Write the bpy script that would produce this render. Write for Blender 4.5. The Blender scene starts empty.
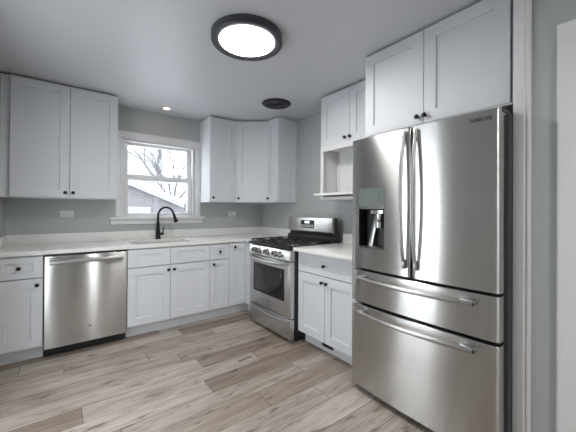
import bpy, bmesh, math, random
from mathutils import Vector, Matrix
random.seed(7)
SC = bpy.context.scene
COL = SC.collection
PI = math.pi

# ------------------------------------------------------------------ camera
def camera():
    cd = bpy.data.cameras.new('camera'); co = bpy.data.objects.new('camera', cd); COL.objects.link(co)
    yaw, pit, rol = 0.6599, 0.0038, 0.0057
    fw = Vector((math.sin(yaw)*math.cos(pit), math.cos(yaw)*math.cos(pit), math.sin(pit)))
    rt = Vector((math.cos(yaw), -math.sin(yaw), 0)); up = rt.cross(fw)
    R = rt*math.cos(rol) + up*math.sin(rol); U = up*math.cos(rol) - rt*math.sin(rol)
    m = Matrix((R, U, -fw)).transposed().to_4x4(); m.translation = (-2.4137, -3.8234, 1.2478)
    co.matrix_world = m
    cd.sensor_width = 36; cd.lens = 296.153/576*36
    cd.shift_x = -3.108/576; cd.shift_y = -6.302/576; cd.clip_start = .02
    SC.camera = co
camera()

# ------------------------------------------------------------------ world, lights, exposure
W = bpy.data.worlds.new('sky'); SC.world = W; W.use_nodes = True
bg = W.node_tree.nodes['Background']
bg.inputs[0].default_value = (.93, .96, 1.0, 1); bg.inputs[1].default_value = 1.9     # overcast winter sky
SC.view_settings.view_transform = 'Standard'; SC.view_settings.look = 'None'
SC.view_settings.gamma = 1; SC.view_settings.use_curve_mapping = False
SC.view_settings.exposure = 1.75
LED_POWER = 18.0        # emission of the round ceiling lights' diffusers
ADDED_POWER = 26.0       # unseen copy of the fixture, added behind the camera to brighten the room
CAN_POWER = 4.5        # emission of the recessed light
def portal(name, loc, rot, sx, sy):
    l = bpy.data.lights.new(name, 'AREA'); l.shape = 'RECTANGLE'; l.size = sx; l.size_y = sy; l.energy = 1
    l.cycles.is_portal = True
    o = bpy.data.objects.new(name, l); COL.objects.link(o); o.location = loc; o.rotation_euler = rot
portal('window_portal', (-1.46, .14, 1.62), (-PI/2, 0, 0), .9, .95)
portal('door_portal', (-2.97, -1.835, 1.05), (0, -PI/2, 0), 2.0, .8)
portal('door_portal', (-1.6, -6.34, 1.05), (PI/2, 0, 0), .6, 2.0)

# ------------------------------------------------------------------ materials
def mat(name, col, rough=.5, metal=0, coat=0, **k):
    m = bpy.data.materials.new(name); m.use_nodes = True
    b = m.node_tree.nodes['Principled BSDF']
    b.inputs['Base Color'].default_value = (*col, 1); b.inputs['Roughness'].default_value = rough
    b.inputs['Metallic'].default_value = metal
    if coat: b.inputs['Coat Weight'].default_value = coat; b.inputs['Coat Roughness'].default_value = .08
    for q, v in k.items(): b.inputs[q].default_value = v
    return m
class N:
    """little node helper"""
    def __init__(s, m): s.t = m.node_tree; s.b = s.t.nodes['Principled BSDF']
    def n(s, typ, **k):
        x = s.t.nodes.new(typ)
        for a, v in k.items(): setattr(x, a, v)
        return x
    def l(s, a, b): s.t.links.new(a, b)
    def coords(s, scale, kind='Object', rot=(0, 0, 0)):
        c = s.n('ShaderNodeTexCoord'); mp = s.n('ShaderNodeMapping')
        mp.inputs['Scale'].default_value = scale; mp.inputs['Rotation'].default_value = rot
        s.l(c.outputs[kind], mp.inputs[0]); return mp.outputs[0]
    def noise(s, vec, scale=5, detail=4, rough=.55, dist=0):
        x = s.n('ShaderNodeTexNoise'); s.l(vec, x.inputs['Vector'])
        x.inputs['Scale'].default_value = scale; x.inputs['Detail'].default_value = detail
        x.inputs['Roughness'].default_value = rough; x.inputs['Distortion'].default_value = dist
        return x.outputs['Fac']
    def ramp(s, fac, stops):
        x = s.n('ShaderNodeValToRGB'); s.l(fac, x.inputs[0]); e = x.color_ramp.elements
        while len(e) < len(stops): e.new(.5)
        for q, (p, c) in zip(e, stops): q.position = p; q.color = (*c, 1) if len(c) == 3 else c
        return x.outputs[0]
    def mix(s, a, b, fac, mode='MIX'):
        x = s.n('ShaderNodeMix', data_type='RGBA', blend_type=mode)
        for v, i in ((a, 6), (b, 7)):
            if isinstance(v, tuple): x.inputs[i].default_value = (*v, 1)
            else: s.l(v, x.inputs[i])
        if isinstance(fac, (int, float)): x.inputs[0].default_value = fac
        else: s.l(fac, x.inputs[0])
        return x.outputs[2]
    def bump(s, h, strength=.2, dist=.01):
        x = s.n('ShaderNodeBump'); x.inputs['Strength'].default_value = strength; x.inputs['Distance'].default_value = dist
        s.l(h, x.inputs['Height']); s.l(x.outputs[0], s.b.inputs['Normal'])

def wall_paint(name, col, rough=.6):
    m = mat(name, col, rough); h = N(m)
    f = h.noise(h.coords((1, 1, 1)), 180, 2); h.bump(f, .06, .002)
    return m
M = {}
M['wall'] = wall_paint('grey_green_wall_paint', (.43, .452, .448))
M['ceiling'] = wall_paint('satin_ceiling_paint', (.60, .605, .63), .36)
M['trim'] = mat('white_trim_paint', (.72, .715, .72), .35)
M['cabinet'] = mat('white_cabinet_paint', (.675, .69, .72), .5)
M['interior'] = mat('white_shelf_melamine', (.74, .74, .73), .45)
M['black'] = mat('black_plastic', (.009, .009, .010), .45)
M['knob'] = mat('matte_black_metal', (.006, .006, .007), .38, 0, **{'Specular IOR Level': .3})
M['dark_grey'] = mat('dark_grey_enamel', (.038, .039, .042), .4)
M['gap'] = mat('dark_recess', (.01, .01, .01), .8)
M['iron'] = mat('cast_iron', (.018, .018, .02), .5)
M['glass_black'] = mat('black_oven_glass', (.010, .012, .013), .06, 0, 0)
M['outlet'] = mat('white_outlet_plastic', (.76, .76, .74), .35)
M['chrome'] = mat('polished_steel', (.72, .72, .72), .14, 1)
M['fixture'] = mat('black_fixture_metal', (.055, .057, .066), .38, .3)
M['logo'] = mat('dark_logo_print', (.06, .06, .065), .4)
M['snow'] = mat('snow', (.88, .89, .92), .7)
M['siding'] = mat('pale_siding', (.29, .295, .305), .6)
M['bark'] = mat('grey_bark', (.07, .07, .08), .8)
M['fascia'] = mat('white_fascia', (.20, .20, .205), .5)
M['display'] = mat('oven_display', (.02, .022, .025), .12)

def stainless(name, col=(.59, .582, .57), rough=.245, aniso=1.0):
    m = mat(name, col, rough, 1); h = N(m)
    t = h.n('ShaderNodeTangent', direction_type='RADIAL', axis='Z'); h.l(t.outputs[0], h.b.inputs['Tangent'])
    h.b.inputs['Anisotropic'].default_value = aniso; h.b.inputs['Anisotropic Rotation'].default_value = .25
    a = h.noise(h.coords((3, 3, 420)), 1, 3, .6)
    c = h.ramp(a, [(.3, tuple(v*.93 for v in col)), (.7, tuple(min(1, v*1.06) for v in col))])
    h.l(c, h.b.inputs['Base Color'])
    return m
M['steel'] = stainless('brushed_stainless')
M['steel_handle'] = mat('satin_steel_handle', (.50, .495, .49), .33, 1)
M['steel_dark'] = stainless('dark_brushed_stainless', (.36, .36, .36), .3)
M['sink_steel'] = mat('satin_sink_steel', (.66, .635, .60), .42, .75)

def quartz():
    m = mat('white_quartz_with_faint_veins', (.78, .76, .73), .22); h = N(m)
    v = h.coords((1, 1, 1), rot=(.4, .2, .7))
    n = h.noise(v, 1.3, 6, .55, 1.2)
    c = h.ramp(n, [(.44, (.83, .815, .795)), (.496, (.81, .79, .765)), (.503, (.745, .71, .675)), (.511, (.81, .79, .765)), (.60, (.84, .83, .815))])
    h.l(c, h.b.inputs['Base Color']); return m
M['quartz'] = quartz()

def planks():
    m = mat('grey_brown_wood_planks', (.3, .27, .24), .42); h = N(m)
    co = h.coords((1, 1, 1))
    PW, PL = .178, 1.22
    def m2(op, a, b=None):
        x = h.n('ShaderNodeMath', operation=op)
        for k, v in ((0, a), (1, b)):
            if v is None: continue
            if isinstance(v, (int, float)): x.inputs[k].default_value = v
            else: h.l(v, x.inputs[k])
        return x.outputs[0]
    sp = h.n('ShaderNodeSeparateXYZ'); h.l(co, sp.inputs[0]); X, Y = sp.outputs[0], sp.outputs[1]
    yy = m2('DIVIDE', m2('ADD', Y, 20.05), PW); row = m2('FLOOR', yy)
    wn = h.n('ShaderNodeTexWhiteNoise', noise_dimensions='1D'); h.l(row, wn.inputs['W'])
    xx = m2('ADD', m2('DIVIDE', m2('ADD', X, 20), PL), m2('MULTIPLY', wn.outputs['Value'], 5.0)); col = m2('FLOOR', xx)
    cv = h.n('ShaderNodeCombineXYZ'); h.l(row, cv.inputs[0]); h.l(col, cv.inputs[1])
    wp = h.n('ShaderNodeTexWhiteNoise', noise_dimensions='2D'); h.l(cv.outputs[0], wp.inputs['Vector'])
    # narrow seams at plank edges
    fy, fx = m2('FRACT', yy), m2('FRACT', xx)
    ey = m2('MULTIPLY', m2('MINIMUM', fy, m2('SUBTRACT', 1, fy)), PW); ex = m2('MULTIPLY', m2('MINIMUM', fx, m2('SUBTRACT', 1, fx)), PL)
    seam = m2('LESS_THAN', m2('MINIMUM', ex, ey), .0018)
    # a different stretch of wood for every plank
    off = h.n('ShaderNodeVectorMath', operation='MULTIPLY_ADD'); h.l(wp.outputs['Color'], off.inputs[0])
    off.inputs[1].default_value = (37, 11, 5); h.l(co, off.inputs[2])
    def strip(sx, sy):
        mp = h.n('ShaderNodeMapping'); h.l(off.outputs[0], mp.inputs[0]); mp.inputs['Scale'].default_value = (sx, sy, 1); return mp.outputs[0]
    grain = h.noise(strip(2.0, 52), 2.0, 8, .7, .5)           # fine fibres
    wave = h.noise(strip(1.3, 10), 1.6, 7, .6, .7)            # cathedral figure
    knots = h.noise(strip(3.2, 13), 1.7, 3, .5, .4)            # dark knots and cracks
    c1 = h.ramp(wave, [(.28, (.25, .21, .18)), (.44, (.37, .325, .29)), (.56, (.44, .395, .36)), (.74, (.52, .475, .44))])
    c2 = h.ramp(grain, [(.33, (.52, .495, .475)), (.47, (.93, .92, .915)), (.66, (1.12, 1.12, 1.12))])
    c = h.mix(c1, c2, .8, 'MULTIPLY')
    c3 = h.ramp(knots, [(.30, (.30, .26, .24)), (.36, (.80, .77, .75)), (.42, (1, 1, 1))])
    c = h.mix(c, c3, .85, 'MULTIPLY')
    tone = h.ramp(wp.outputs['Value'], [(0, (.50, .425, .365)), (.35, (.74, .665, .60)), (.65, (.94, .905, .87)), (1, (1.16, 1.15, 1.14))])
    c = h.mix(c, tone, .9, 'MULTIPLY')
    c = h.mix(c, (.09, .075, .065), seam)
    h.l(c, h.b.inputs['Base Color']); h.bump(grain, .12, .003)
    return m
M['floor'] = planks()

def brick_wall():
    m = mat('grey_painted_brick', (.5, .5, .53), .8); h = N(m)
    br = h.n('ShaderNodeTexBrick'); h.l(h.coords((1, 1, 1), rot=(PI/2, 0, 0)), br.inputs['Vector'])
    br.inputs['Color1'].default_value = (.105, .100, .112, 1); br.inputs['Color2'].default_value = (.125, .121, .132, 1)
    br.inputs['Mortar'].default_value = (.15, .15, .155, 1); br.inputs['Scale'].default_value = 1
    br.inputs['Brick Width'].default_value = .22; br.inputs['Row Height'].default_value = .075; br.inputs['Mortar Size'].default_value = .008
    h.l(br.outputs['Color'], h.b.inputs['Base Color']); return m
M['brick'] = brick_wall()

def emit(name, col, s):
    m = bpy.data.materials.new(name); m.use_nodes = True; t = m.node_tree; t.nodes.remove(t.nodes['Principled BSDF'])
    e = t.nodes.new('ShaderNodeEmission'); e.inputs[0].default_value = (*col, 1); e.inputs[1].default_value = s
    t.links.new(e.outputs[0], t.nodes['Material Output'].inputs[0]); return m
M['led'] = emit('lit_led_diffuser', (1, .985, .96), LED_POWER)
M['led_added'] = emit('added_led_diffuser', (1, .985, .96), ADDED_POWER)
M['bulb'] = emit('lit_warm_bulb', (1, .55, .28), CAN_POWER)
M['lcd'] = emit('lit_oven_clock', (.75, .85, 1), .55)

def pane():
    m = bpy.data.materials.new('window_glass'); m.use_nodes = True; t = m.node_tree; t.nodes.remove(t.nodes['Principled BSDF'])
    a = t.nodes.new('ShaderNodeBsdfTransparent'); a.inputs[0].default_value = (.95, .97, .97, 1)
    g = t.nodes.new('ShaderNodeBsdfGlossy'); g.inputs['Roughness'].default_value = .02
    x = t.nodes.new('ShaderNodeMixShader'); x.inputs[0].default_value = .06
    t.links.new(a.outputs[0], x.inputs[1]); t.links.new(g.outputs[0], x.inputs[2])
    t.links.new(x.outputs[0], t.nodes['Material Output'].inputs[0]); return m
M['pane'] = pane()

# ------------------------------------------------------------------ mesh helpers
class MB:
    def __init__(s): s.bm = bmesh.new()
    def _add(s, b, mx=None):
        if mx is not None: b.transform(mx)
        me = bpy.data.meshes.new('t'); b.to_mesh(me); b.free(); s.bm.from_mesh(me); bpy.data.meshes.remove(me); return s
    def box(s, x0, x1, y0, y1, z0, z1, bev=0, seg=2, mx=None):
        b = bmesh.new(); bmesh.ops.create_cube(b, size=1)
        bmesh.ops.scale(b, vec=(x1-x0, y1-y0, z1-z0), verts=b.verts)
        bmesh.ops.translate(b, vec=((x0+x1)/2, (y0+y1)/2, (z0+z1)/2), verts=b.verts)
        if bev: bmesh.ops.bevel(b, geom=b.edges[:], offset=bev, segments=seg, affect='EDGES', profile=.5)
        return s._add(b, mx)
    def cyl(s, p0, p1, r0, r1=None, seg=24, bev=0):
        p0, p1 = Vector(p0), Vector(p1); d = p1-p0; b = bmesh.new()
        bmesh.ops.create_cone(b, cap_ends=True, segments=seg, radius1=r0, radius2=r0 if r1 is None else r1, depth=d.length)
        if bev:
            ed = [e for e in b.edges if all(abs(abs(v.co.z)-d.length/2) < 1e-6 for v in e.verts)]
            bmesh.ops.bevel(b, geom=ed, offset=bev, segments=2, affect='EDGES', profile=.5)
        mx = Matrix.Translation((p0+p1)/2) @ d.to_track_quat('Z', 'Y').to_matrix().to_4x4()
        return s._add(b, mx)
    def lathe(s, prof, mx=None, seg=40):
        b = bmesh.new(); rings = []
        for r, z in prof:
            if r < 1e-6: rings.append([b.verts.new((0, 0, z))])
            else: rings.append([b.verts.new((r*math.cos(2*PI*i/seg), r*math.sin(2*PI*i/seg), z)) for i in range(seg)])
        for A, B in zip(rings, rings[1:]):
            for i in range(seg):
                j = (i+1) % seg
                if len(A) == 1 and len(B) == 1: continue
                if len(A) == 1: b.faces.new((A[0], B[j], B[i]))
                elif len(B) == 1: b.faces.new((A[i], A[j], B[0]))
                else: b.faces.new((A[i], A[j], B[j], B[i]))
        bmesh.ops.recalc_face_normals(b, faces=b.faces)
        return s._add(b, mx)
    def tube(s, pts, r, seg=14, flat=1.0):
        """round bar along points; r a number or one per point"""
        pts = [Vector(p) for p in pts]; n = len(pts); b = bmesh.new(); rings = []
        nrm = None
        for i, p in enumerate(pts):
            t = (pts[min(i+1, n-1)]-pts[max(i-1, 0)]).normalized()
            if nrm is None:
                nrm = t.cross(Vector((0, 0, 1)))
                if nrm.length < .1: nrm = t.cross(Vector((1, 0, 0)))
            nrm = (nrm - t*nrm.dot(t)).normalized(); bi = t.cross(nrm)
            rr = r[i] if isinstance(r, (list, tuple)) else r
            rings.append([b.verts.new(p + nrm*rr*math.cos(2*PI*k/seg) + bi*rr*flat*math.sin(2*PI*k/seg)) for k in range(seg)])
        for A, B in zip(rings, rings[1:]):
            for k in range(seg): b.faces.new((A[k], A[(k+1) % seg], B[(k+1) % seg], B[k]))
        b.faces.new(rings[0][::-1]); b.faces.new(rings[-1])
        bmesh.ops.recalc_face_normals(b, faces=b.faces)
        return s._add(b)
    def prism(s, poly, z0, z1, bev=0, mx=None):
        b = bmesh.new(); lo = [b.verts.new((x, y, z0)) for x, y in poly]; hi = [b.verts.new((x, y, z1)) for x, y in poly]
        n = len(poly); b.faces.new(lo[::-1]); b.faces.new(hi)
        for i in range(n): b.faces.new((lo[i], lo[(i+1) % n], hi[(i+1) % n], hi[i]))
        bmesh.ops.recalc_face_normals(b, faces=b.faces)
        if bev: bmesh.ops.bevel(b, geom=b.edges[:], offset=bev, segments=2, affect='EDGES', profile=.5)
        return s._add(b, mx)
    def shaker(s, w, h, stile=.072, rail=None, t=.02, rec=.011, mx=None):
        """framed door: x 0..w, z 0..h, front at y=-t, back at y=0"""
        rail = stile if rail is None else rail; b = bmesh.new()
        def rect(a, c, y): return [b.verts.new(p) for p in ((a, y, c), (w-a, y, c), (w-a, y, h-c), (a, y, h-c))]
        e = .0018
        back = rect(0, 0, 0); side = rect(0, 0, -t+e); f = rect(e, e, -t)
        i1 = rect(stile, rail, -t); i2 = rect(stile+.0015, rail+.0015, -t+rec)
        def band(A, B):
            for k in range(4): b.faces.new((A[k], A[(k+1) % 4], B[(k+1) % 4], B[k]))
        band(back, side); band(side, f); band(f, i1); band(i1, i2); b.faces.new(i2); b.faces.new(back[::-1])
        bmesh.ops.recalc_face_normals(b, faces=b.faces)
        return s._add(b, mx)

def obj(name, mb, m, parent=None, loc=None, rot=None, sharp=32):
    me = bpy.data.meshes.new(name); mb.bm.to_mesh(me); mb.bm.free()
    me.polygons.foreach_set('use_smooth', [True]*len(me.polygons)); me.set_sharp_from_angle(angle=math.radians(sharp))
    me.materials.append(M[m] if isinstance(m, str) else m)
    o = bpy.data.objects.new(name, me); COL.objects.link(o)
    if parent: o.parent = parent
    if loc: o.location = loc
    if rot: o.rotation_euler = rot
    return o
def tag(o, label, cat, group=None):
    o['label'] = label; o['category'] = cat
    if group: o['group'] = group
    return o
def thing(name, label, cat, loc=(0, 0, 0), rz=0, group=None):
    o = bpy.data.objects.new(name, None); COL.objects.link(o); o.empty_display_size = .1
    o.location = loc; o.rotation_euler = (0, 0, rz); return tag(o, label, cat, group)
def struct(name, mb, m, parent=None, **k):
    o = obj(name, mb, m, parent, **k)
    if not parent: o['kind'] = 'structure'
    return o
RIGHT = -PI/2           # things against the right wall: local x runs towards the camera, local y is world x

def lettering(name, text, size, m, parent, loc, rot, thick=.0006, bold=0.0):
    cu = bpy.data.curves.new('txt', 'FONT'); cu.body = text; cu.size = size; cu.extrude = thick; cu.align_x = 'CENTER'; cu.align_y = 'CENTER'
    cu.offset = bold; cu.space_character = 1.12
    t = bpy.data.objects.new('txt', cu); COL.objects.link(t); bpy.context.view_layer.update()
    me = bpy.data.meshes.new_from_object(t.evaluated_get(bpy.context.evaluated_depsgraph_get()))
    bpy.data.objects.remove(t); me.materials.clear(); me.materials.append(M[m])
    o = bpy.data.objects.new(name, me); COL.objects.link(o); o.parent = parent; o.location = loc; o.rotation_euler = rot
    return o

def knob(parent, x, y, z, rz=0):
    """black mushroom knob standing out of a door face at local y (towards -y)"""
    mx = Matrix.Translation((x, y, z)) @ Matrix.Rotation(rz, 4, 'Z') @ Matrix.Rotation(PI/2, 4, 'X')
    b = MB().lathe([(.008, 0), (.0065, .004), (.005, .012), (.007, .015), (.0135, .017), (.0155, .021), (.0145, .026), (.009, .0295), (0, .030)], mx, 20)
    return obj('knob', b, 'knob', parent)

# ------------------------------------------------------------------ room shell
H = 2.4235
XL, XR = -2.833, -.62        # left wall; near right wall beside the fridge recess
YB = -6.2
struct('floor', MB().box(-2.97, .12, -6.35, .12, -.08, 0), 'floor')
struct('ceiling', MB().box(-2.97, .12, -6.35, .12, H, H+.1), 'ceiling')
wx0, wx1, wz0, wz1 = -1.880, -1.047, 1.168, 2.060
struct('wall_back', MB().box(-2.953, wx0, 0, .12, 0, H).box(wx1, .12, 0, .12, 0, H)
       .box(wx0, wx1, 0, .12, 0, wz0).box(wx0, wx1, 0, .12, wz1, H), 'wall')
struct('wall_right', MB().box(0, .12, -3.36, 0, 0, H), 'wall')
dy0, dy1, dz = -4.40, -3.59, 2.005
struct('wall_right_near', MB().box(XR, .12, dy1, -3.36, 0, H).box(XR, -.5, dy0, dy1, dz, H)
       .box(XR, .12, YB, dy0, 0, H), 'wall')
ly0, ly1 = -2.31, -1.36
struct('wall_left', MB().box(XL-.12, XL, ly1, 0, 0, H).box(XL-.12, XL, YB, ly0, 0, H).box(XL-.12, XL, ly0, ly1, 2.06, H), 'wall')
rx0, rx1 = -1.92, -1.28
struct('wall_rear', MB().box(-2.953, rx0, YB-.12, YB, 0, H).box(rx1, .12, YB-.12, YB, 0, H).box(rx0, rx1, YB-.12, YB, 2.06, H), 'wall')
# baseboards
struct('baseboard_right', MB().box(XR-.014, XR, -3.498, -3.408, 0, .12, .003).box(XR-.014, XR, YB, dy0-.09, 0, .12, .003), 'trim')
struct('baseboard_left', MB().box(XL, XL+.014, ly1+.09, -.70, 0, .12, .003).box(XL, XL+.014, YB, ly0-.09, 0, .12, .003), 'trim')
struct('baseboard_rear', MB().box(XL, rx0-.09, YB, YB+.014, 0, .12, .003).box(rx1+.09, XR, YB, YB+.014, 0, .12, .003), 'trim')
# fluted strip that closes the fridge recess
struct('trim_1', MB().prism([(-.60, -3.336), (-.640, -3.336), (-.642, -3.340), (-.642, -3.380), (-.638, -3.384), (-.638, -3.388), (-.642, -3.392),
                             (-.642, -3.400), (-.640, -3.405), (-.6205, -3.405), (-.6205, -3.359), (-.60, -3.359)], 0, H-.001), 'trim')

def casing(poly_w=.09, t=.018):
    # cross-section of a moulded casing: u away from the opening, v out of the wall
    return [(0, 0), (0, t*.55), (.006, t*.75), (.012, t*.75), (.018, t*.95), (poly_w*.62, t), (poly_w*.72, t*1.25), (poly_w-.006, t*1.35), (poly_w, t*1.1), (poly_w, 0)]
# door on the near right wall: casing, jamb, slab
d1 = thing('door_1', 'x', 'x'); d1['kind'] = 'structure'; del d1['label']; del d1['category']
mb = MB()
for side in (1, -1):
    y = dy1 if side == 1 else dy0
    mb.prism([(XR-v, y+side*u) for u, v in casing()], 0, dz+.005)
mb.prism([(u, v) for u, v in casing()], -(dy1-dy0)/2-.09, (dy1-dy0)/2+.09,
         mx=Matrix(((0, -1, 0, XR), (0, 0, 1, (dy0+dy1)/2), (1, 0, 0, dz+.004), (0, 0, 0, 1))))
obj('door_casing', mb, 'trim', d1)
obj('door_jamb', MB().box(XR, -.5, dy1-.02, dy1, 0, dz-.001).box(XR, -.5, dy0, dy0+.02, 0, dz-.001).box(XR, -.5, dy0+.02, dy1-.02, dz-.02, dz-.001), 'trim', d1)
slab = obj('door_slab', MB().shaker(.766, 2.02, .11, .16, .036, .008), 'trim', d1, loc=(-.54, dy1-.022, .005), rot=(0, 0, RIGHT))
obj('door_handle', MB().cyl((.70, -.036, .98), (.70, -.085, .98), .011).lathe([(0, 0), (.022, .004), (.026, .016), (.018, .028), (0, .03)],
    Matrix.Translation((.70, -.08, .98)) @ Matrix.Rotation(PI/2, 4, 'X')), 'knob', slab)

# glazed doors to the outside: left wall and rear wall
def glazed_door(name, loc, rz, w):
    d = bpy.data.objects.new(name, None); COL.objects.link(d); d['kind'] = 'structure'; d.location = loc; d.rotation_euler = (0, 0, rz)
    # local: x along the wall 0..w, room on -y side
    mb = MB().box(-.085, 0, -.018, 0, 0, 2.06, .004).box(w, w+.085, -.018, 0, 0, 2.06, .004).box(-.085, w+.085, -.018, 0, 2.06, 2.145, .004)
    obj('door_casing', mb, 'trim', d)
    s = obj('door_frame', MB().box(.002, .12, .04, .085, .01, 2.05, .003).box(w-.12, w-.002, .04, .085, .01, 2.05, .003)
        .box(.12, w-.12, .04, .085, .01, .24, .003).box(.12, w-.12, .04, .085, 1.93, 2.05, .003), 'trim', d)
    obj('pane', MB().box(.121, w-.121, .058, .066, .241, 1.929), 'pane', s)
    obj('door_handle', MB().cyl((w-.06, .04, 1.0), (w-.06, -.01, 1.0), .01).tube([(w-.06, -.01, 1.0), (w-.12, -.012, 1.0), (w-.17, -.008, 1.0)], .008), 'knob', s)
glazed_door('door_2', (XL, ly0, 0), PI/2, ly1-ly0)
glazed_door('door_3', (rx1, YB, 0), PI, rx1-rx0)

# ------------------------------------------------------------------ kitchen window
win = bpy.data.objects.new('window_1', None); COL.objects.link(win); win['kind'] = 'structure'; win.location = (0, 0, 0)
t = .02
mb = MB()
for x0, x1 in ((-1.938, wx0-.001), (wx1+.001, -.972)):
    mb.box(x0, x1, -t, 0, wz0, wz1+.082, .004)
    xi = (x1-.012, x1) if x0 < -1.5 else (x0, x0+.012)
    mb.box(xi[0], xi[1], -t-.005, 0, wz0, wz1+.012, .003)
mb.box(-1.9375, -.9725, -t-.001, 0, wz1, wz1+.0815, .004).box(wx0-.012, wx1+.012, -t-.005, 0, wz1, wz1+.012, .003)
obj('window_casing', mb, 'trim', win)
obj('window_jamb', MB().box(wx0, wx0+.022, .001, .119, wz0, wz1).box(wx1-.022, wx1, .001, .119, wz0, wz1)
    .box(wx0+.022, wx1-.022, .001, .119, wz1-.022, wz1).box(wx0+.022, wx1-.022, .03, .119, wz0, wz0+.012), 'trim', win)
obj('window_sill', MB().box(-1.997, -.922, -.055, 0, 1.138, 1.168, .006).box(wx0+.001, wx1-.001, -.001, .03, 1.138, 1.168, .002), 'trim', win)
obj('window_apron', MB().box(-1.983, -.936, -.024, 0, 1.081, 1.1375, .006), 'trim', win)
def sash(y0, y1, z0, z1, bot, top, st=.053):
    s = obj('window_sash', MB().box(wx0+.023, wx0+.023+st, y0, y1, z0, z1, .004).box(wx1-.023-st, wx1-.023, y0, y1, z0, z1, .004)
        .box(wx0+.023+st, wx1-.023-st, y0, y1, z0, z0+bot, .004).box(wx0+.023+st, wx1-.023-st, y0, y1, z1-top, z1, .004), 'trim', win)
    ym = (y0+y1)/2
    obj('pane', MB().box(wx0+.024+st, wx1-.024-st, ym-.003, ym+.003, z0+bot+.001, z1-top-.001), 'pane', s)
    return s
up = sash(.078, .112, 1.618, wz1-.023, .047, .03)
lo = sash(.038, .074, wz0+.014, 1.662, .03, .066)
obj('sash_lock', MB().box(-1.505, -1.425, .040, .066, 1.662, 1.670, .002).cyl((-1.465, .053, 1.669), (-1.465, .053, 1.684), .011, seg=14).box(-1.49, -1.45, .044, .056, 1.678, 1.687, .002), 'trim', lo)

# ------------------------------------------------------------------ outside
tag(obj('snowy_yard', MB().box(-40, 40, .6, 60, -.8, -.6).box(-40, -3.6, -40, .6, -.8, -.6).box(-3.6, 40, -40, -6.9, -.8, -.6), 'snow'),
    'white snow covered yard around the house', 'yard')['kind'] = 'stuff'
garage = thing('garage', 'low grey brick garage with a white sloping gable edge, outside the window', 'garage', (-2.9, 6, -.6))
# local x: 0.. ; ridge far left; rake runs down to the right
gx = lambda x: x+2.9
ridge = (gx(-2.9), 2.90+.6); eave = (gx(.70), 1.42+.6)
obj('wall', MB().prism([(gx(-6.5), 0), (gx(.72), 0), (gx(.72), 2.02), (ridge[0], ridge[1]-.1), (gx(-6.5), 2.2)], 0, 4.2,
    mx=Matrix(((1, 0, 0, 0), (0, 0, 1, 0), (0, 1, 0, 0), (0, 0, 0, 1)))), 'brick', garage)
def rake(z, th, y0, y1): return MB().prism([(ridge[0], ridge[1]+z), (eave[0], eave[1]+z), (eave[0], eave[1]+z+th), (ridge[0], ridge[1]+z+th)], y0, y1,
    mx=Matrix(((1, 0, 0, 0), (0, 0, 1, 0), (0, 1, 0, 0), (0, 0, 0, 1))))
obj('fascia', rake(-.10, .13, -.22, -.16), 'fascia', garage)
obj('roof', rake(.03, .09, -.25, 4.4), 'snow', garage)
obj('garage_window', MB().box(gx(-.9), gx(-.25), -.03, .01, 1.66, 1.95, .01), 'fascia', garage)
house = thing('neighbour_house', 'pale siding house with a snowy roof, beyond the garage', 'house', (-6, 14, -.6))
mb = MB().box(0, 8.1, 0, 6, 0, 6.2)
for k in range(34): mb.prism([(0, 0), (-.03, 0), (-.006, .17), (0, .17)], 0, 8.1, mx=Matrix(((0, 0, 1, 0), (1, 0, 0, 0), (0, 1, 0, .2+k*.176), (0, 0, 0, 1))))
obj('wall', mb, 'siding', house)
obj('roof', MB().prism([(-.4, 6.1), (8.5, 6.1), (7.1, 8.4), (1, 8.4)], -.3, 6.3, mx=Matrix(((1, 0, 0, 0), (0, 0, 1, 0), (0, 1, 0, 0), (0, 0, 0, 1)))), 'snow', house)
shed = thing('far_cottage', 'small cottage with a steep snowy roof, behind the garage gable', 'house', (.35, 11, -.6))
obj('wall', MB().box(0.3, 3.0, 0, 2.4, 0, 2.2), 'brick', shed)
obj('roof', MB().prism([(-.1, 2.2), (1.0, 3.2), (1.75, 3.55), (.9, 2.2)], -.2, 2.5, mx=Matrix(((1, 0, 0, 0), (0, 0, 1, 0), (0, 1, 0, 0), (0, 0, 0, 1))))
    .prism([(1.75, 3.55), (3.4, 2.2), (.9, 2.2)], -.1, 2.5, mx=Matrix(((1, 0, 0, 0), (0, 0, 1, 0), (0, 1, 0, 0), (0, 0, 0, 1)))), 'snow', shed)
def tree(loc, h, label, seed):
    rnd = random.Random(seed); r = thing('bare_tree', label, 'tree', loc, 0, 'bare trees outside the window'); mb = MB()
    def grow(p, d, ln, rad, lev):
        q = p+d*ln; mid = p+d*ln*.5+Vector((rnd.uniform(-1, 1), rnd.uniform(-1, 1), 0))*ln*.05
        tb.tube([p, mid, q], [rad, rad*.85, rad*.7], 6)
        if lev:
            for _ in range(3):
                nd = (d+Vector((rnd.uniform(-.8, .8), rnd.uniform(-.8, .8), rnd.uniform(-.25, .5)))).normalized()
                grow(p+d*ln*rnd.uniform(.5, 1), nd, ln*rnd.uniform(.55, .8), rad*.58, lev-1)
    tb = MB(); tb.tube([(0, 0, 0), (0.03, 0, h*.2), (0, 0.02, h*.36)], [.10, .08, .06], 8); obj('trunk', tb, 'bark', r)
    tb = MB()
    for k in range(4):
        a = k*PI/2+rnd.uniform(-.3, .3); grow(Vector((0, 0, h*.33)), Vector((math.cos(a)*.6, math.sin(a)*.6, .85)).normalized(), h*.24, .05, 4)
    obj('branches', tb, 'bark', r)
tree((1.42, 9.3, -.58), 6.2, 'bare leafless tree close behind the garage, right in the window', 3)
tree((4.6, 12.5, -.58), 7, 'bare leafless tree farther off, at the right edge of the window', 5)

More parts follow.
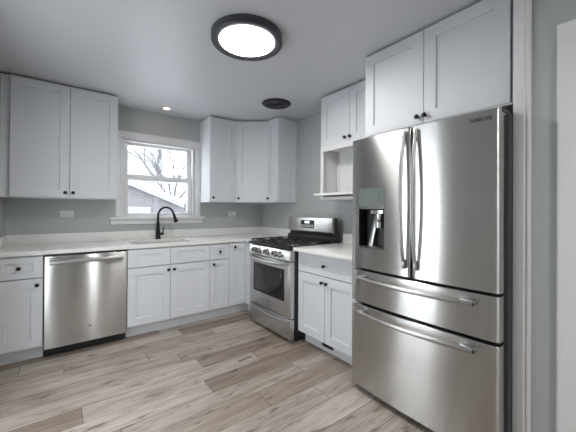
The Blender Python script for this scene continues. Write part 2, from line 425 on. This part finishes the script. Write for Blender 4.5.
# ------------------------------------------------------------------ cabinets
def carcass_mb(w, d, z0, z1, open_front=True):
    """panels of a cabinet box; x 0..w, y -d..0"""
    p = .016
    mb = MB().box(0, p, -d, -.002, z0, z1).box(w-p, w, -d, -.002, z0, z1).box(p, w-p, -d, -.002, z0, z0+p)
    mb.box(p, w-p, -.012, -.002, z0+p, z1).box(p, w-p, -d, -d+.10, z1-p, z1).box(p, w-p, -d, -d+.018, z0+p, z0+.03)
    return mb
ZT = .8745
def base_cabinet(name, label, loc, rz, w, toe_x=None, depth=.612):
    t = thing(name, label, 'cabinet', loc, rz)
    obj('carcass', carcass_mb(w, depth, .112, ZT-.001), 'cabinet', t)
    a, b = toe_x or (0, w)
    obj('toe_kick', MB().box(a, b, -.5427, -.528, 0, .1115), 'cabinet', t)
    return t
def door(t, x, z, w, h, kx=None, kz=None, y=-.612, stile=.072, rail=None, name='door'):
    d = obj(name, MB().shaker(w, h, stile, rail), 'cabinet', t, loc=(x, y, z))
    if kx is not None: knob(d, kx, -.0195, kz)
    return d
g = .0018
ZD0, ZD1, ZR0, ZR1 = .122, .681, .688, .863
def drawer(t, x, w, kn=True, y=-.612): return door(t, x, ZR0, w, ZR1-ZR0, w/2 if kn else None, (ZR1-ZR0)/2, y, .072 if w > .3 else .06, .052, 'drawer' if kn else 'false_drawer_front')
HD = ZD1-ZD0
# left end of the back run
X0, X2, XB, X3, X4, X5 = -2.526, -1.911, -1.515, -1.090, -.856, -.583
L0 = XL+.002
c = base_cabinet('base_cabinet', 'white base cabinet with one drawer over one door, left of the dishwasher', (L0, 0, 0), 0, X0-L0-.002)
drawer(c, .005, X0-L0-.010); w = X0-L0-.010
door(c, .005, ZD0, w, HD, w-.036, HD-.052)
# sink base
c = base_cabinet('sink_cabinet', 'wide white sink base cabinet with two doors under the window', (X2, 0, 0), 0, X3-X2)
w1 = XB-X2; w2 = X3-XB
drawer(c, g, w1-2*g, False); drawer(c, w1+g, w2-2*g, False)
door(c, g, ZD0, w1-2*g, HD, w1-2*g-.022, HD-.045); door(c, w1+g, ZD0, w2-2*g, HD, .032, HD-.045)
# narrow drawer base
c = base_cabinet('base_cabinet', 'narrow white base cabinet with a small drawer over a slim door, right of the sink', (X3, 0, 0), 0, X4-X3)
w = X4-X3; drawer(c, g, w-2*g); door(c, g, ZD0, w-2*g, HD, .040, HD-.045, stile=.058)
# corner base with a full-height door
c = thing('corner_cabinet', 'white corner base cabinet with one full-height door, beside the range', 'cabinet', (X4, 0, 0))
w = X5-X4
mb = MB().box(0, .016, -.612, -.002, .112, ZT-.001).box(.016, -X4-.002, -.612, -.002, .112, .128).box(.016, -X4-.002, -.012, -.002, .128, ZT-.001)
mb.box(-X4-.012, -X4-.002, -.880, -.012, .112, ZT-.001).box(-X4-.61, -X4-.012, -.880, -.866, .112, ZT-.001).box(.016, -X4-.605, -.612, -.597, ZT-.02, ZT-.001)
mb.box(w-.035, w-.015, -.866, -.605, .112, ZT-.001)
obj('carcass', mb, 'cabinet', c)
obj('toe_kick', MB().box(0, w+.05, -.5427, -.528, 0, .1115).box(w+.035, w+.05, -.866, -.5427, 0, .1115), 'cabinet', c)
door(c, g, ZD0, w-2*g-.004, ZR1-ZD0, .070, ZR1-ZD0-.048, stile=.072)
# right base between range and fridge
YR0 = -1.650; WR = .73
c = base_cabinet('base_cabinet', 'white base cabinet with a wide drawer over two doors, between range and refrigerator', (0, YR0, 0), RIGHT, WR, depth=.619)
w = .710; h2 = w/2
drawer(c, .003, w-.006, True, -.619); door(c, .003, ZD0, h2-.005, HD, h2-.005-.022, HD-.050, -.619); door(c, h2+.002, ZD0, h2-.005, HD, .028, HD-.050, -.619)
obj('filler_strip', MB().box(w, WR, -.637, -.619, .112, ZT-.011), 'cabinet', c)
vt = obj('toe_kick_vent', MB().box(.232, .370, -.5457, -.5429, .034, .068, .001), 'black', c)
mb = MB()
for k in range(6): mb.box(.237, .365, -.547, -.5458, .0375+k*.005, .039+k*.005)
obj('vent_louver', mb, 'dark_grey', vt)

# upper cabinets
ZU, ZUT = 1.352, 2.411
HU = ZUT-ZU
def upper(name, label, loc, rz, w, doors, depth=.319, z0=ZU, z1=ZUT, knobs=(), inset=0):
    t = thing(name, label, 'cabinet', (loc[0], loc[1], z0), rz); h = z1-z0
    obj('carcass', carcass_mb(w, depth, 0, h).box(.016, w-.016, -depth, -.012, h-.016, h), 'cabinet', t)
    for i, (x0, x1) in enumerate(doors):
        d = obj('door', MB().shaker(x1-x0-2*g, h-.012, .074), 'cabinet', t, loc=(x0+g, -depth, .008))
        if i < len(knobs) and knobs[i] is not None: knob(d, knobs[i]-x0-g, -.0195, .046)
    return t
ux0, ux1, ux2 = -2.768, -2.353, -1.959
c = upper('upper_cabinet', 'white upper cabinet with two doors, left of the window', (ux0, 0), 0, ux2-ux0, [(0, ux1-ux0), (ux1-ux0, ux2-ux0)], knobs=(ux1-ux0-.033, ux1-ux0+.026))
obj('filler_strip', MB().box(XL-ux0+.002, -.001, -.302, -.282, 0, HU), 'cabinet', c)
# single cabinet right of the window
cx0, cx1 = -.976, -.612
upper('upper_cabinet', 'tall narrow white upper cabinet with one door, just right of the window', (cx0, 0), 0, cx1-cx0, [(0, cx1-cx0)], knobs=(.040,))
# diagonal corner cabinet
t = thing('corner_upper_cabinet', 'white diagonal corner upper cabinet with one angled door', 'cabinet', (0, 0, ZU))
A, B = Vector((-.610, -.3192)), Vector((-.2872, -.5985))
obj('carcass', MB().prism([(-.610, -.002), (A.x, A.y), (B.x, B.y), (-.002, -.5985), (-.002, -.002)], 0, HU), 'cabinet', t)
dv = (B-A); ang = math.atan2(dv.y, dv.x); wd = dv.length-.020
nrm = Vector((dv.y, -dv.x)).normalized()
p = A+dv.normalized()*.010+nrm*.0005
d = obj('door', MB().shaker(wd, HU-.012, .074), 'cabinet', t, loc=(p.x, p.y, .008), rot=(0, 0, ang)); knob(d, .035, -.0195, .046)
# right-wall upper with a panelled end
yr0, yr1 = -.602, -.832
c = upper('upper_cabinet', 'slim white upper cabinet with a panelled end, on the right wall left of the range', (0, yr0), RIGHT, yr0-yr1-.012, [(0, yr0-yr1-.002)], depth=.287, knobs=(.032,))
obj('end_panel', MB().shaker(.285, HU-.002, .055, .065, .011, .006), 'cabinet', c, loc=(yr0-yr1-.0118, -.286, .001), rot=(0, 0, PI/2))
# above the open microwave shelf
yw0, yw1 = -1.600, -2.388
zw0, zw1 = 1.887, ZUT
ww = yw0-yw1; ym = .383
upper('upper_cabinet', 'white two-door wall cabinet above the open microwave shelf', (0, yw0), RIGHT, ww, [(0, ym), (ym, ww)], depth=.287, z0=zw0, z1=zw1, knobs=(ym-.044, ym+.018))
# open shelf box
t = thing('microwave_shelf', 'open white microwave shelf box under the wall cabinet, with a projecting shelf board', 'shelf', (0, -1.643, 1.358))
t.rotation_euler = (0, 0, RIGHT); zt = 1.885-1.358; wb = .74
obj('shelf_box', MB().box(0, .016, -.332, -.002, 0, zt, .001).box(wb-.016, wb, -.332, -.002, 0, zt, .001).box(.016, wb-.016, -.332, -.002, zt-.018, zt, .001)
    .box(.016, wb-.016, -.332, -.002, 0, .018, .001).box(.016, wb-.016, -.118, -.106, .018, zt-.018), 'interior', t)
obj('face_frame', MB().box(0, .038, -.350, -.3325, 0, zt, .001).box(wb-.038, wb, -.350, -.3325, 0, zt, .001).box(.038, wb-.038, -.350, -.3325, zt-.046, zt, .001)
    .box(.038, wb-.038, -.350, -.3325, 0, .028, .001), 'interior', t)
obj('back_batten', MB().box(.017, .05, -.126, -.1185, .062, zt-.019, .001), 'interior', t)
obj('shelf_board', MB().box(.017, wb-.017, -.3505, -.1265, .040, .062, .001).box(-.011, wb, -.430, -.3508, .040, .062, .001), 'interior', t)
# above the fridge
yf0, yf1 = -2.391, -3.330; fm = 2.851-2.391
c = upper('upper_cabinet', 'deep white two-door cabinet above the stainless refrigerator', (0, yf0), RIGHT, yf0-yf1, [(0, fm), (fm, 3.313-2.391)], depth=.578, z0=1.802, z1=2.413,
      knobs=(fm-.036, fm+.014))
obj('bottom_rail', MB().box(.001, yf0-yf1-.001, -.594, -.5785, -.0005, .0075), 'cabinet', c)

# ------------------------------------------------------------------ countertops
CZ0, CZ1 = .8755, .9085
t = thing('countertop', 'white veined quartz countertop running under the window into the corner, with low backsplash', 'countertop', (-1.5, 0, CZ0))
ox = 1.5
sx0, sx1, sy0, sy1 = -1.852, -1.270, -.578, -.155
mb = MB(); tz = CZ1-CZ0
CF = -.653
bv = .003
for a in ((XL+.002, sx0, CF, -.001), (sx1, -.002, CF, -.001), (sx0, sx1, CF, sy0), (sx0, sx1, sy1, -.001), (-.655, -.002, -.884, CF)):
    mb.box(a[0]+ox, a[1]+ox, a[2], a[3], 0, tz)
obj('slab', mb, 'quartz', t)
obj('backsplash', MB().box(XL+.002+ox, -.002+ox, -.021, -.001, tz, 1.006-CZ0, .002).box(-.021+ox, -.002+ox, -.884, -.0215, tz, 1.006-CZ0, .002)
    .box(XL+.002+ox, XL+.021+ox, CF, -.0215, tz, 1.006-CZ0, .002), 'quartz', t)
t = thing('countertop', 'short white quartz countertop between the range and the refrigerator', 'countertop', (0, -1.651, CZ0), RIGHT)
obj('slab', MB().box(0, .728, -.705, -.001, 0, tz, .003), 'quartz', t)
obj('backsplash', MB().box(0.0, .728, -.021, -.001, tz+.0002, 1.008-CZ0, .002), 'quartz', t)

# sink
t = thing('sink', 'stainless undermount sink set in the white countertop under the window', 'sink', ((sx0+sx1)/2, (sy0+sy1)/2, .68))
hw, hd = (sx1-sx0)/2, (sy1-sy0)/2
b = bmesh.new()
def rr(hw, hd, r, z, n=6):
    out = []
    for cxs, cys, a0 in ((1, 1, 0), (-1, 1, PI/2), (-1, -1, PI), (1, -1, 3*PI/2)):
        for k in range(n+1):
            a = a0+k*PI/2/n; out.append(b.verts.new((cxs*(hw-r)+r*math.cos(a), cys*(hd-r)+r*math.sin(a), z)))
    return out
loops = [rr(hw+.015, hd+.015, .045, .195), rr(hw-.004, hd-.004, .04, .195), rr(hw-.012, hd-.012, .05, .03), rr(hw-.04, hd-.04, .05, .003), rr(.045, .045, .045, 0)]
for A_, B_ in zip(loops, loops[1:]):
    n = len(A_)
    for k in range(n): b.faces.new((A_[k], A_[(k+1) % n], B_[(k+1) % n], B_[k]))
b.faces.new(loops[-1])
mb = MB(); mb._add(b); obj('basin', mb, 'sink_steel', t)
obj('drain', MB().lathe([(.044, .001), (.044, .004), (.036, .004), (.03, .001), (0, .001)]), 'chrome', t)

# faucet
t = thing('faucet', 'matte black gooseneck kitchen faucet behind the sink', 'faucet', (-1.512, -.108, CZ1))
dirv = Vector((.155, -.09, 0)); R_ = .088
obj('faucet_body', MB().lathe([(0, 0), (.030, 0), (.030, .006), (.024, .010), (.0225, .10), (.020, .115), (.016, .19), (.0135, .20), (0, .20)], seg=28), 'knob', t)
u = dirv.normalized(); pts = [Vector((0, 0, .19)), Vector((0, 0, .24))]
for k in range(0, 13):
    a = PI - k*PI*.93/12; pts.append(u*(R_+R_*math.cos(a))+Vector((0, 0, .275+R_*1.12*math.sin(a))))
sp = obj('spout', MB().tube(pts, .0125, 16), 'knob', t)
e = pts[-1]; dn = (pts[-1]-pts[-2]).normalized()
obj('spray_head', MB().cyl(e-dn*.004, e+dn*.035, .0135, .0165).cyl(e+dn*.034, e+dn*.105, .0165, .024, bev=.002), 'knob', sp)
lv = Vector((.9, -.35, 0)).normalized()
obj('lever', MB().cyl(lv*.018+Vector((0, 0, .062)), lv*.062+Vector((0, 0, .062)), .014, bev=.002)
    .tube([lv*.052+Vector((0, 0, .062)), lv*.056+Vector((0, 0, .10)), lv*.064+Vector((0, 0, .14))], [.0085, .0065, .006], 12), 'knob', t)

# outlets
def outlet(loc, label):
    t = thing('wall_outlet', label, 'outlet', loc, 0, 'outlets above the countertop')
    obj('cover_plate', MB().box(-.058, .058, -.006, 0, 0, .07, .002), 'outlet', t)
    for sx in (-.022, .022):
        s = obj('socket', MB().cyl((sx, -.0055, .035), (sx, -.0085, .035), .0165, seg=20), 'outlet', t)
        obj('socket_slots', MB().box(sx-.007, sx+.003, -.0088, -.0084, .0395, .0415).box(sx-.007, sx+.002, -.0088, -.0084, .0285, .0305).cyl((sx+.009, -.0084, .035), (sx+.009, -.0088, .035), .0025, seg=8), 'gap', s)
    obj('screw', MB().cyl((0, -.0055, .035), (0, -.0072, .035), .003, seg=10), 'chrome', t)
outlet((-2.368, 0, 1.167), 'white electrical outlet on the wall above the dishwasher')
outlet((-.505, 0, 1.162), 'white electrical outlet on the wall below the corner upper cabinets')

# ------------------------------------------------------------------ dishwasher
t = thing('dishwasher', 'stainless steel dishwasher with bar handle between white base cabinets', 'dishwasher', (-2.524, 0, 0)); w = .610
obj('tub', MB().box(.008, w-.008, -.60, -.02, .09, .858, .002), 'dark_grey', t)
obj('control_strip', MB().box(.003, w-.003, -.642, -.601, .857, .8735, .002), 'black', t)
dp = obj('door_panel', MB().box(.003, w-.003, -.645, -.601, .084, .856, .004, 3), 'steel', t)
pts = []
for k in range(15):
    f = k/14*2-1; pts.append((w/2+f*(w/2-.034), -.678+.010*f*f*f*f, .808))
mb = MB()
poly = [(.012, -.016), (-.004, -.018), (-.012, -.010), (-.013, .006), (-.006, .016), (.004, .018), (.012, .017)]
b = bmesh.new(); rings = []
for x, y, z in pts: rings.append([b.verts.new((x, y+py, z+pz)) for py, pz in poly])
for A_, B_ in zip(rings, rings[1:]):
    for k in range(len(poly)): b.faces.new((A_[k], A_[(k+1) % len(poly)], B_[(k+1) % len(poly)], B_[k]))
b.faces.new(rings[0]); b.faces.new(rings[-1]); bmesh.ops.recalc_face_normals(b, faces=b.faces); mb._add(b)
hd_ = obj('handle', mb, 'steel_handle', dp)
obj('handle_mount', MB().box(.035, .065, -.672, -.6455, .794, .822, .003), 'steel_handle', hd_); obj('handle_mount', MB().box(w-.065, w-.035, -.672, -.6455, .794, .822, .003), 'steel_handle', hd_)
mb = MB()
for k in range(7): mb.box(.030+k*.0115, .038+k*.0115, -.6462, -.6449, .836, .843)
obj('control_marks', mb, 'logo', dp)
bd = obj('badge', MB().cyl((.319, -.6452, .217), (.319, -.6470, .217), .015, seg=24), 'chrome', dp)
obj('badge_emblem', MB().tube([(.319+.010*math.cos(a*PI/8), -.6472, .217+.010*math.sin(a*PI/8)) for a in range(17)], .0014, 6).box(.313, .325, -.6474, -.6469, .2145, .2195), 'logo', bd)
obj('toe_panel', MB().box(.003, w-.003, -.565, -.55, .004, .084), 'black', t)
obj('leveling_foot', MB().cyl((.03, -.54, 0), (.03, -.54, .06), .012, seg=12), 'dark_grey', t); obj('leveling_foot', MB().cyl((w-.03, -.57, 0), (w-.03, -.57, .06), .012, seg=12), 'dark_grey', t)

# ------------------------------------------------------------------ range
t = thing('gas_range', 'freestanding stainless gas range in the corner between base cabinets', 'range', (0, -.889, 0), RIGHT); w = .758
XF = -.722
obj('body', MB().box(.004, w-.004, -.675, -.125, .03, .885, .003), 'black', t)
dr = obj('storage_drawer', MB().box(.004, w-.004, XF, -.676, .036, .224, .005, 3), 'steel', t)
dd = obj('oven_door', MB().box(.004, w-.004, XF, -.676, .232, .765, .005, 3), 'steel', t)
wi = obj('oven_window', MB().box(.088, w-.105, XF-.003, XF+.0005, .378, .684, .003), 'black', dd)
obj('glass', MB().box(.118, w-.135, XF-.0045, XF-.0028, .405, .655, .001), 'glass_black', wi)
def bow_handle(parent, x0, x1, z, y, out, sag, r, m='steel_handle'):
    pts = [Vector((x0, y+.002, z))]
    for k in range(17):
        f = k/16*2-1; s = 1-f**2
        pts.append(Vector((x0+(x1-x0)*k/16, y-out*(.45+.55*s), z-sag*s)))
    pts.append(Vector((x1, y+.002, z)))
    return obj('handle', MB().tube(pts, r, 14), m, parent)
bow_handle(dd, .045, w-.045, .745, XF, .058, .012, .0135)
bow_handle(dr, .035, w-.035, .212, XF, .030, .012, .010)
e_ = obj('badge', MB().box(.352, .388, XF-.0035, XF-.0002, .300, .332, .002), 'chrome', dd)
obj('badge_emblem', MB().tube([(.359, XF-.004, .327), (.357, XF-.004, .31), (.366, XF-.004, .305), (.372, XF-.004, .315), (.378, XF-.004, .305), (.384, XF-.004, .309), (.382, XF-.004, .327)], .0022, 6), 'logo', e_)
# sloped control panel with knobs
cp = obj('control_panel', MB().prism([(-.676, .772), (-.734, .772), (-.738, .782), (-.722, .868), (-.716, .876), (-.676, .876)], .004, w-.004,
    mx=Matrix(((0, 0, 1, 0), (1, 0, 0, 0), (0, 1, 0, 0), (0, 0, 0, 1)))), 'steel', t)
kd = Vector((0, -.983, .183)); 
def range_knob(x):
    p = Vector((x, -.7305, .822)); mx = Matrix.Translation(p) @ kd.to_track_quat('Z', 'Y').to_matrix().to_4x4()
    k = obj('burner_knob', MB().lathe([(.026, -.001), (.026, .006), (.021, .009), (.0205, .03), (.018, .034), (0, .034)], mx, 24), 'steel_handle', cp)
    obj('knob_grip', MB().box(-.006, .006, -.021, .021, .02, .044, .003, mx=mx), 'black', k)
    obj('knob_dial', MB().lathe([(.0315, -.0005), (.0315, .002), (.0265, .002)], mx, 24), 'black', k)
for x in (.130, .208, .362, .510, .588): range_knob(x)
ct = obj('cooktop', MB().box(.0, w, -.748, -.125, .886, .908, .007, 3), 'black', t)
def grate(x0, x1):
    mb = MB(); y0, y1 = -.715, -.20; z = .938; q = .010
    mb.box(x0, x1, y0, y0+q, z-q, z, .002).box(x0, x1, y1-q, y1, z-q, z, .002).box(x0, x0+q, y0, y1, z-q, z, .002).box(x1-q, x1, y0, y1, z-q, z, .002)
    xm = (x0+x1)/2
    mb.box(x0, x1, -.4625, -.4525, z-q, z, .002)
    for yc in (-.585, -.33):
        mb.box(xm-q/2, xm+q/2, yc-.125, yc-.04, z-q, z+.002, .002).box(xm-q/2, xm+q/2, yc+.04, yc+.125, z-q, z+.002, .002)
        mb.box(x0, xm-.04, yc-q/2, yc+q/2, z-q, z+.002, .002).box(xm+.04, x1, yc-q/2, yc+q/2, z-q, z+.002, .002)
    for x in (x0+.005, x1-.005):
        for y in (y0+.005, y1-.005, -.4575): mb.box(x-.006, x+.006, y-.006, y+.006, .9075, z-q+.001)
    return obj('grate', mb, 'iron', ct)
grate(.03, .262); grate(.266, .496); grate(.50, .732)
def burner(x, y, r):
    bb = obj('burner', MB().lathe([(r*1.25, .9075), (r*1.2, .912), (r, .916), (r, .920), (0, .920)], Matrix.Translation((x, y, 0)), 24), 'steel_dark', ct)
    obj('burner_cap', MB().lathe([(r*.9, .9201), (r*.9, .926), (r*.8, .928), (0, .928)], Matrix.Translation((x, y, 0)), 24), 'iron', bb)
for x, y, r in ((.146, -.585, .040), (.146, -.33, .034), (.381, -.457, .036), (.616, -.585, .046), (.616, -.33, .036)): burner(x, y, r)
bgd = obj('backguard', MB().box(.001, w-.001, -.150, -.100, .9085, 1.172, .004).box(.004, w-.004, -.190, -.150, .9085, .975, .004), 'black', t)
bp = obj('backguard_panel', MB().prism([(-.1505, 1.012), (-.184, 1.016), (-.186, 1.026), (-.176, 1.170), (-.170, 1.177), (-.1505, 1.177)], .003, w-.003,
    mx=Matrix(((0, 0, 1, 0), (1, 0, 0, 0), (0, 1, 0, 0), (0, 0, 0, 1)))), 'steel', bgd)
tilt = math.atan2(.010, .144)
mx = Matrix.Translation((.362, -.1815, 1.096)) @ Matrix.Rotation(-tilt, 4, 'X')
ds = obj('display', MB().box(-.116, .116, -.0025, .001, -.044, .046, .001, mx=mx), 'display', bp)
mb = MB()
for k in range(3): mb.box(-.045+k*.03, -.025+k*.03, -.0032, -.0024, .010, .036, mx=mx)
obj('clock_digits', mb, 'lcd', ds)
mb = MB()
for r_ in range(2):
    for k in range(7): mb.box(-.108+k*.032, -.088+k*.032, -.0032, -.0024, -.034+r_*.018, -.024+r_*.018, mx=mx)
obj('touch_buttons', mb, 'outlet', ds)
for fx, fy in ((.05, -.62), (w-.05, -.62), (.05, -.2), (w-.05, -.2)): obj('leveling_foot', MB().cyl((fx, fy, 0), (fx, fy, .031), .016, seg=12), 'black', t)

# ------------------------------------------------------------------ refrigerator
FY = -2.436; w = .905
t = thing('refrigerator', 'tall stainless french-door refrigerator with two bottom drawers and a dispenser', 'refrigerator', (0, FY, 0), RIGHT)
obj('body', MB().box(.006, w-.006, -.695, -.03, .035, 1.728, .004), 'dark_grey', t)
obj('base_grille', MB().box(.012, w-.012, -.74, -.696, .010, .044, .002), 'black', t)
XE, BU = -.780, .020
hwf = w/2
def front(x):
    f = (x-hwf)/hwf; return XE-BU*(1-f*f)
def fridge_panel(name, x0, x1, z0, z1, hole=None, rl=.012, rrr=.012, m='steel'):
    """slightly bowed front panel with rounded upright edges and an optional cut-out"""
    xs = []
    def arc(x, r, side):
        o = []
        for k in range(5):
            a = k*PI/8
            o.append((x+side*r*(1-math.sin(a)), r*(1-math.cos(a))))
        return o
    cols = []   # (x, y)
    for dx, dyv in reversed(arc(x0, rl, 1)): cols.append((dx, front(x0+rl)+dyv))
    cols = cols[::-1]; cols = sorted(cols)
    inner = [x0+rl+(x1-rrr-x0-rl)*k/16 for k in range(1, 16)]
    if hole: inner = [x for x in inner if min(abs(x-hole[0]), abs(x-hole[1])) > .008]+[hole[0], hole[1]]
    cols += [(x, front(x)) for x in sorted(inner)]
    cols += sorted([(dx, front(x1-rrr)+dyv) for dx, dyv in arc(x1, rrr, -1)])
    yb = -.702
    e = .003
    zs = [(z0, e), (z0+e, 0)]+([(hole[2], 0), (hole[3], 0)] if hole else [])+[(z1-e, 0), (z1, e)]
    b = bmesh.new(); G = [[b.verts.new((x, y+ins, z)) for x, y in cols] for z, ins in zs]
    for r in range(len(zs)-1):
        for k in range(len(cols)-1):
            if hole and abs(zs[r][0]-hole[2]) < 1e-6 and cols[k][0] >= hole[0]-1e-6 and cols[k+1][0] <= hole[1]+1e-6: continue
            b.faces.new((G[r][k], G[r][k+1], G[r+1][k+1], G[r+1][k]))
    # sides, top, bottom, back
    bk = [[b.verts.new((x, yb, z)) for x in (x0, x1)] for z in (z0, z1)]
    b.faces.new([G[r][0] for r in range(len(zs))]+[bk[1][0], bk[0][0]]); b.faces.new([G[r][-1] for r in range(len(zs))]+[bk[1][1], bk[0][1]])
    b.faces.new(G[0]+[bk[0][1], bk[0][0]]); b.faces.new(G[-1]+[bk[1][1], bk[1][0]]); b.faces.new((bk[0][0], bk[0][1], bk[1][1], bk[1][0]))
    bmesh.ops.recalc_face_normals(b, faces=b.faces)
    mb = MB(); mb._add(b); return obj(name, mb, m, t, sharp=25)
fc = .449
hole = (.056, .266, .998, 1.262)
ld = fridge_panel('left_door', -.014, fc-.005, .858, 1.746, hole, .012, .014)
rd = fridge_panel('right_door', fc+.005, w-.018, .858, 1.746, None, .014, .022)
d1_ = fridge_panel('upper_drawer', -.014, w-.018, .625, .843, None, .012, .022)
d2_ = fridge_panel('freezer_drawer', -.014, w-.018, .046, .607, None, .012, .022)
# dispenser
hx0, hx1, hz0, hz1 = hole
yf = front(.16)
cav = obj('dispenser_cavity', MB().box(hx0-.001, hx1+.001, -.712, -.708, hz0-.001, hz1+.001).box(hx0-.004, hx0, front(hx0)+.001, -.708, hz0, hz1).box(hx1, hx1+.004, front(hx1)+.001, -.708, hz0, hz1)
    .box(hx0-.004, hx1+.004, yf+.005, -.708, hz1, hz1+.004), 'black', ld)
obj('drip_tray', MB().prism([(hx0, front(hx0)+.0015), (hx1, front(hx1)+.0015), (hx1, -.712), (hx0, -.712)], hz0, hz0+.012), 'steel_dark', cav)
obj('back_plate', MB().box(hx0+.10, hx1-.003, -.7165, -.7125, hz0+.015, hz1-.05, .002), 'dark_grey', cav)
obj('water_lever', MB().prism([(0, 0), (.030, 0), (.030, .008), (0, .008)], -.12, .12, .002, mx=Matrix.Translation((.129, -.742, 1.122)) @ Matrix.Rotation(.16, 4, 'Y') @ Matrix.Rotation(-.12, 4, 'X')), 'steel_handle', cav)
obj('ice_chute', MB().box(.144, .244, -.775, -.72, hz1-.032, hz1-.002, .006).cyl((.199, -.748, hz1-.03), (.199, -.748, hz1-.075), .028, .024, bev=.003).cyl((.199, -.748, hz1-.078), (.199, -.748, hz1-.125), .026, .030, bev=.004), 'chrome', cav)
def curved_plate(x0, x1, z0, z1, off):
    n = 8; b = MB(); poly = [(x0+(x1-x0)*k/n, front(x0+(x1-x0)*k/n)-off) for k in range(n+1)]
    poly += [(x1, front(x1)+.001), (x0, front(x0)+.001)]
    return b.prism(poly, z0, z1)
M['panel_glass'] = mat('grey_green_control_glass', (.235, .275, .265), .12, .35)
cg = obj('control_glass', curved_plate(hx0, hx1, 1.287, 1.401, .0015), 'panel_glass', ld)
obj('control_trim', curved_plate(hx0-.002, hx1+.002, 1.264, 1.286, .004), 'chrome', ld)
for xx in (.082, .230):
    for zz in (1.314, 1.343, 1.371): obj('touch_icon', MB().box(xx-.010, xx+.010, front(xx)-.0019, front(xx)-.0012, zz-.003, zz+.003), 'logo', cg)
# bowed door handles
def vhandle(parent, x, lean):
    z0, z1 = .955, 1.665; pts = []
    for k in range(21):
        f = k/20*2-1; pts.append((x+lean*(1-f*f), front(x)-.022-.034*(1-f*f), z0+(z1-z0)*k/20))
    hd = obj('handle', MB().tube(pts, .0105, 14), 'steel_handle', parent)
    obj('handle_mount', MB().box(x-.011, x+.011, front(x)-.026, front(x)-.0005, z1-.012, z1+.055, .005), 'steel_handle', hd)
    obj('handle_mount', MB().box(x-.010, x+.010, front(x)-.026, front(x)-.0005, z0-.045, z0+.010, .005), 'steel_handle', hd)
vhandle(ld, fc-.036, 0); vhandle(rd, fc+.036, 0)
def hhandle(parent, z):
    x0, x1 = .072, w-.118; pts = []
    for k in range(25):
        f = k/24*2-1; x = x0+(x1-x0)*k/24; pts.append((x, front(x)-.026-.036*(1-f*f), z))
    hd = obj('handle', MB().tube(pts, .0125, 14), 'steel_handle', parent)
    for xm in (x0+.016, x1-.05):
        obj('handle_mount', MB().box(xm-.014, xm+.064 if xm > .4 else xm+.03, front(xm)-.032, front(xm)+.002, z+.002, z+.0165, .004), 'steel_handle', hd)
    obj('handle_cap', MB().cyl((x1-.001, front(x1)-.026, z), (x1+.004, front(x1)-.026, z), .0130, seg=16), 'black', hd)
hhandle(d1_, .797); hhandle(d2_, .566)
lettering('lettering', 'SAMSUNG', .0195, 'logo', rd, (.808, front(.808)-.0010, 1.702), (PI/2, 0, .069), thick=.0009, bold=.0003).scale = (1, 1.35, 1)
for x, s in ((.04, -1), (w-.05, 1)):
    obj('hinge_cover', MB().box(x-.035, x+.035, -.75, -.60, 1.728, 1.752, .005), 'dark_grey', t)
for x, y in ((.06, -.66), (w-.06, -.66), (.06, -.1), (w-.06, -.1)): obj('leveling_foot', MB().cyl((x, y, 0), (x, y, .036), .02, seg=14), 'black', t)

# ------------------------------------------------------------------ ceiling fixtures
def disc_light(loc, label, lamp='led'):
    t = thing('ceiling_light', label, 'ceiling light', loc)
    obj('rim', MB().lathe([(.200, 0), (.234, 0), (.237, -.004), (.237, -.044), (.233, -.049), (.226, -.050), (.192, -.046), (.185, -.041), (.185, -.030), (.200, -.028), (.200, 0)], seg=64), 'fixture', t)
    obj('diffuser', MB().lathe([(.1835, -.036), (.183, -.040), (.12, -.0425), (0, -.043)], seg=64), lamp, t)
disc_light((-1.430, -2.061, H), 'lit round LED ceiling light with a black rim over the middle of the kitchen')
disc_light((-1.70, -4.95, H), 'unseen round LED light added behind the camera to brighten the room', 'led_added')  # added lamp out of view, lifts the near right wall and casing
t = thing('recessed_light', 'small lit recessed ceiling light above the window', 'ceiling light', (-1.461, -.238, H))
obj('trim_ring', MB().lathe([(.040, -.002), (.062, -.0005), (.064, -.003), (.060, -.006), (.044, -.008), (.036, -.004), (.040, -.002)], seg=36), 'ceiling', t)
obj('bulb', MB().lathe([(.034, -.0015), (.033, -.004), (.02, -.006), (0, -.0065)], seg=28), 'bulb', t)
t = thing('exhaust_fan', 'round black concentric-ring vent grille in the ceiling near the corner', 'vent', (-.558, -1.159, H))
obj('grille_rim', MB().lathe([(.118, -.001), (.160, -.001), (.161, -.006), (.150, -.013), (.132, -.019), (.120, -.018), (.118, -.001)], seg=48), 'black', t)
obj('backing', MB().lathe([(.1175, -.003), (.117, -.004), (0, -.004)], seg=40), 'gap', t)
for r in (.104, .082, .060, .038):
    obj('grille_ring', MB().lathe([(r, -.006), (r+.007, -.010), (r+.005, -.026+r*.08), (r-.005, -.024+r*.08), (r-.006, -.012), (r, -.006)], seg=40), 'fixture', t)  # paler grey stands in for highlights on the black rings
obj('grille_hub', MB().lathe([(.026, -.004), (.026, -.024), (.02, -.030), (0, -.031)], seg=24), 'black', t)
mb = MB()
for k in range(4): mb.box(-.118, .118, -.003, .003, -.012, -.006, mx=Matrix.Rotation(k*PI/4, 4, 'Z'))
obj('grille_spokes', mb, 'black', t)
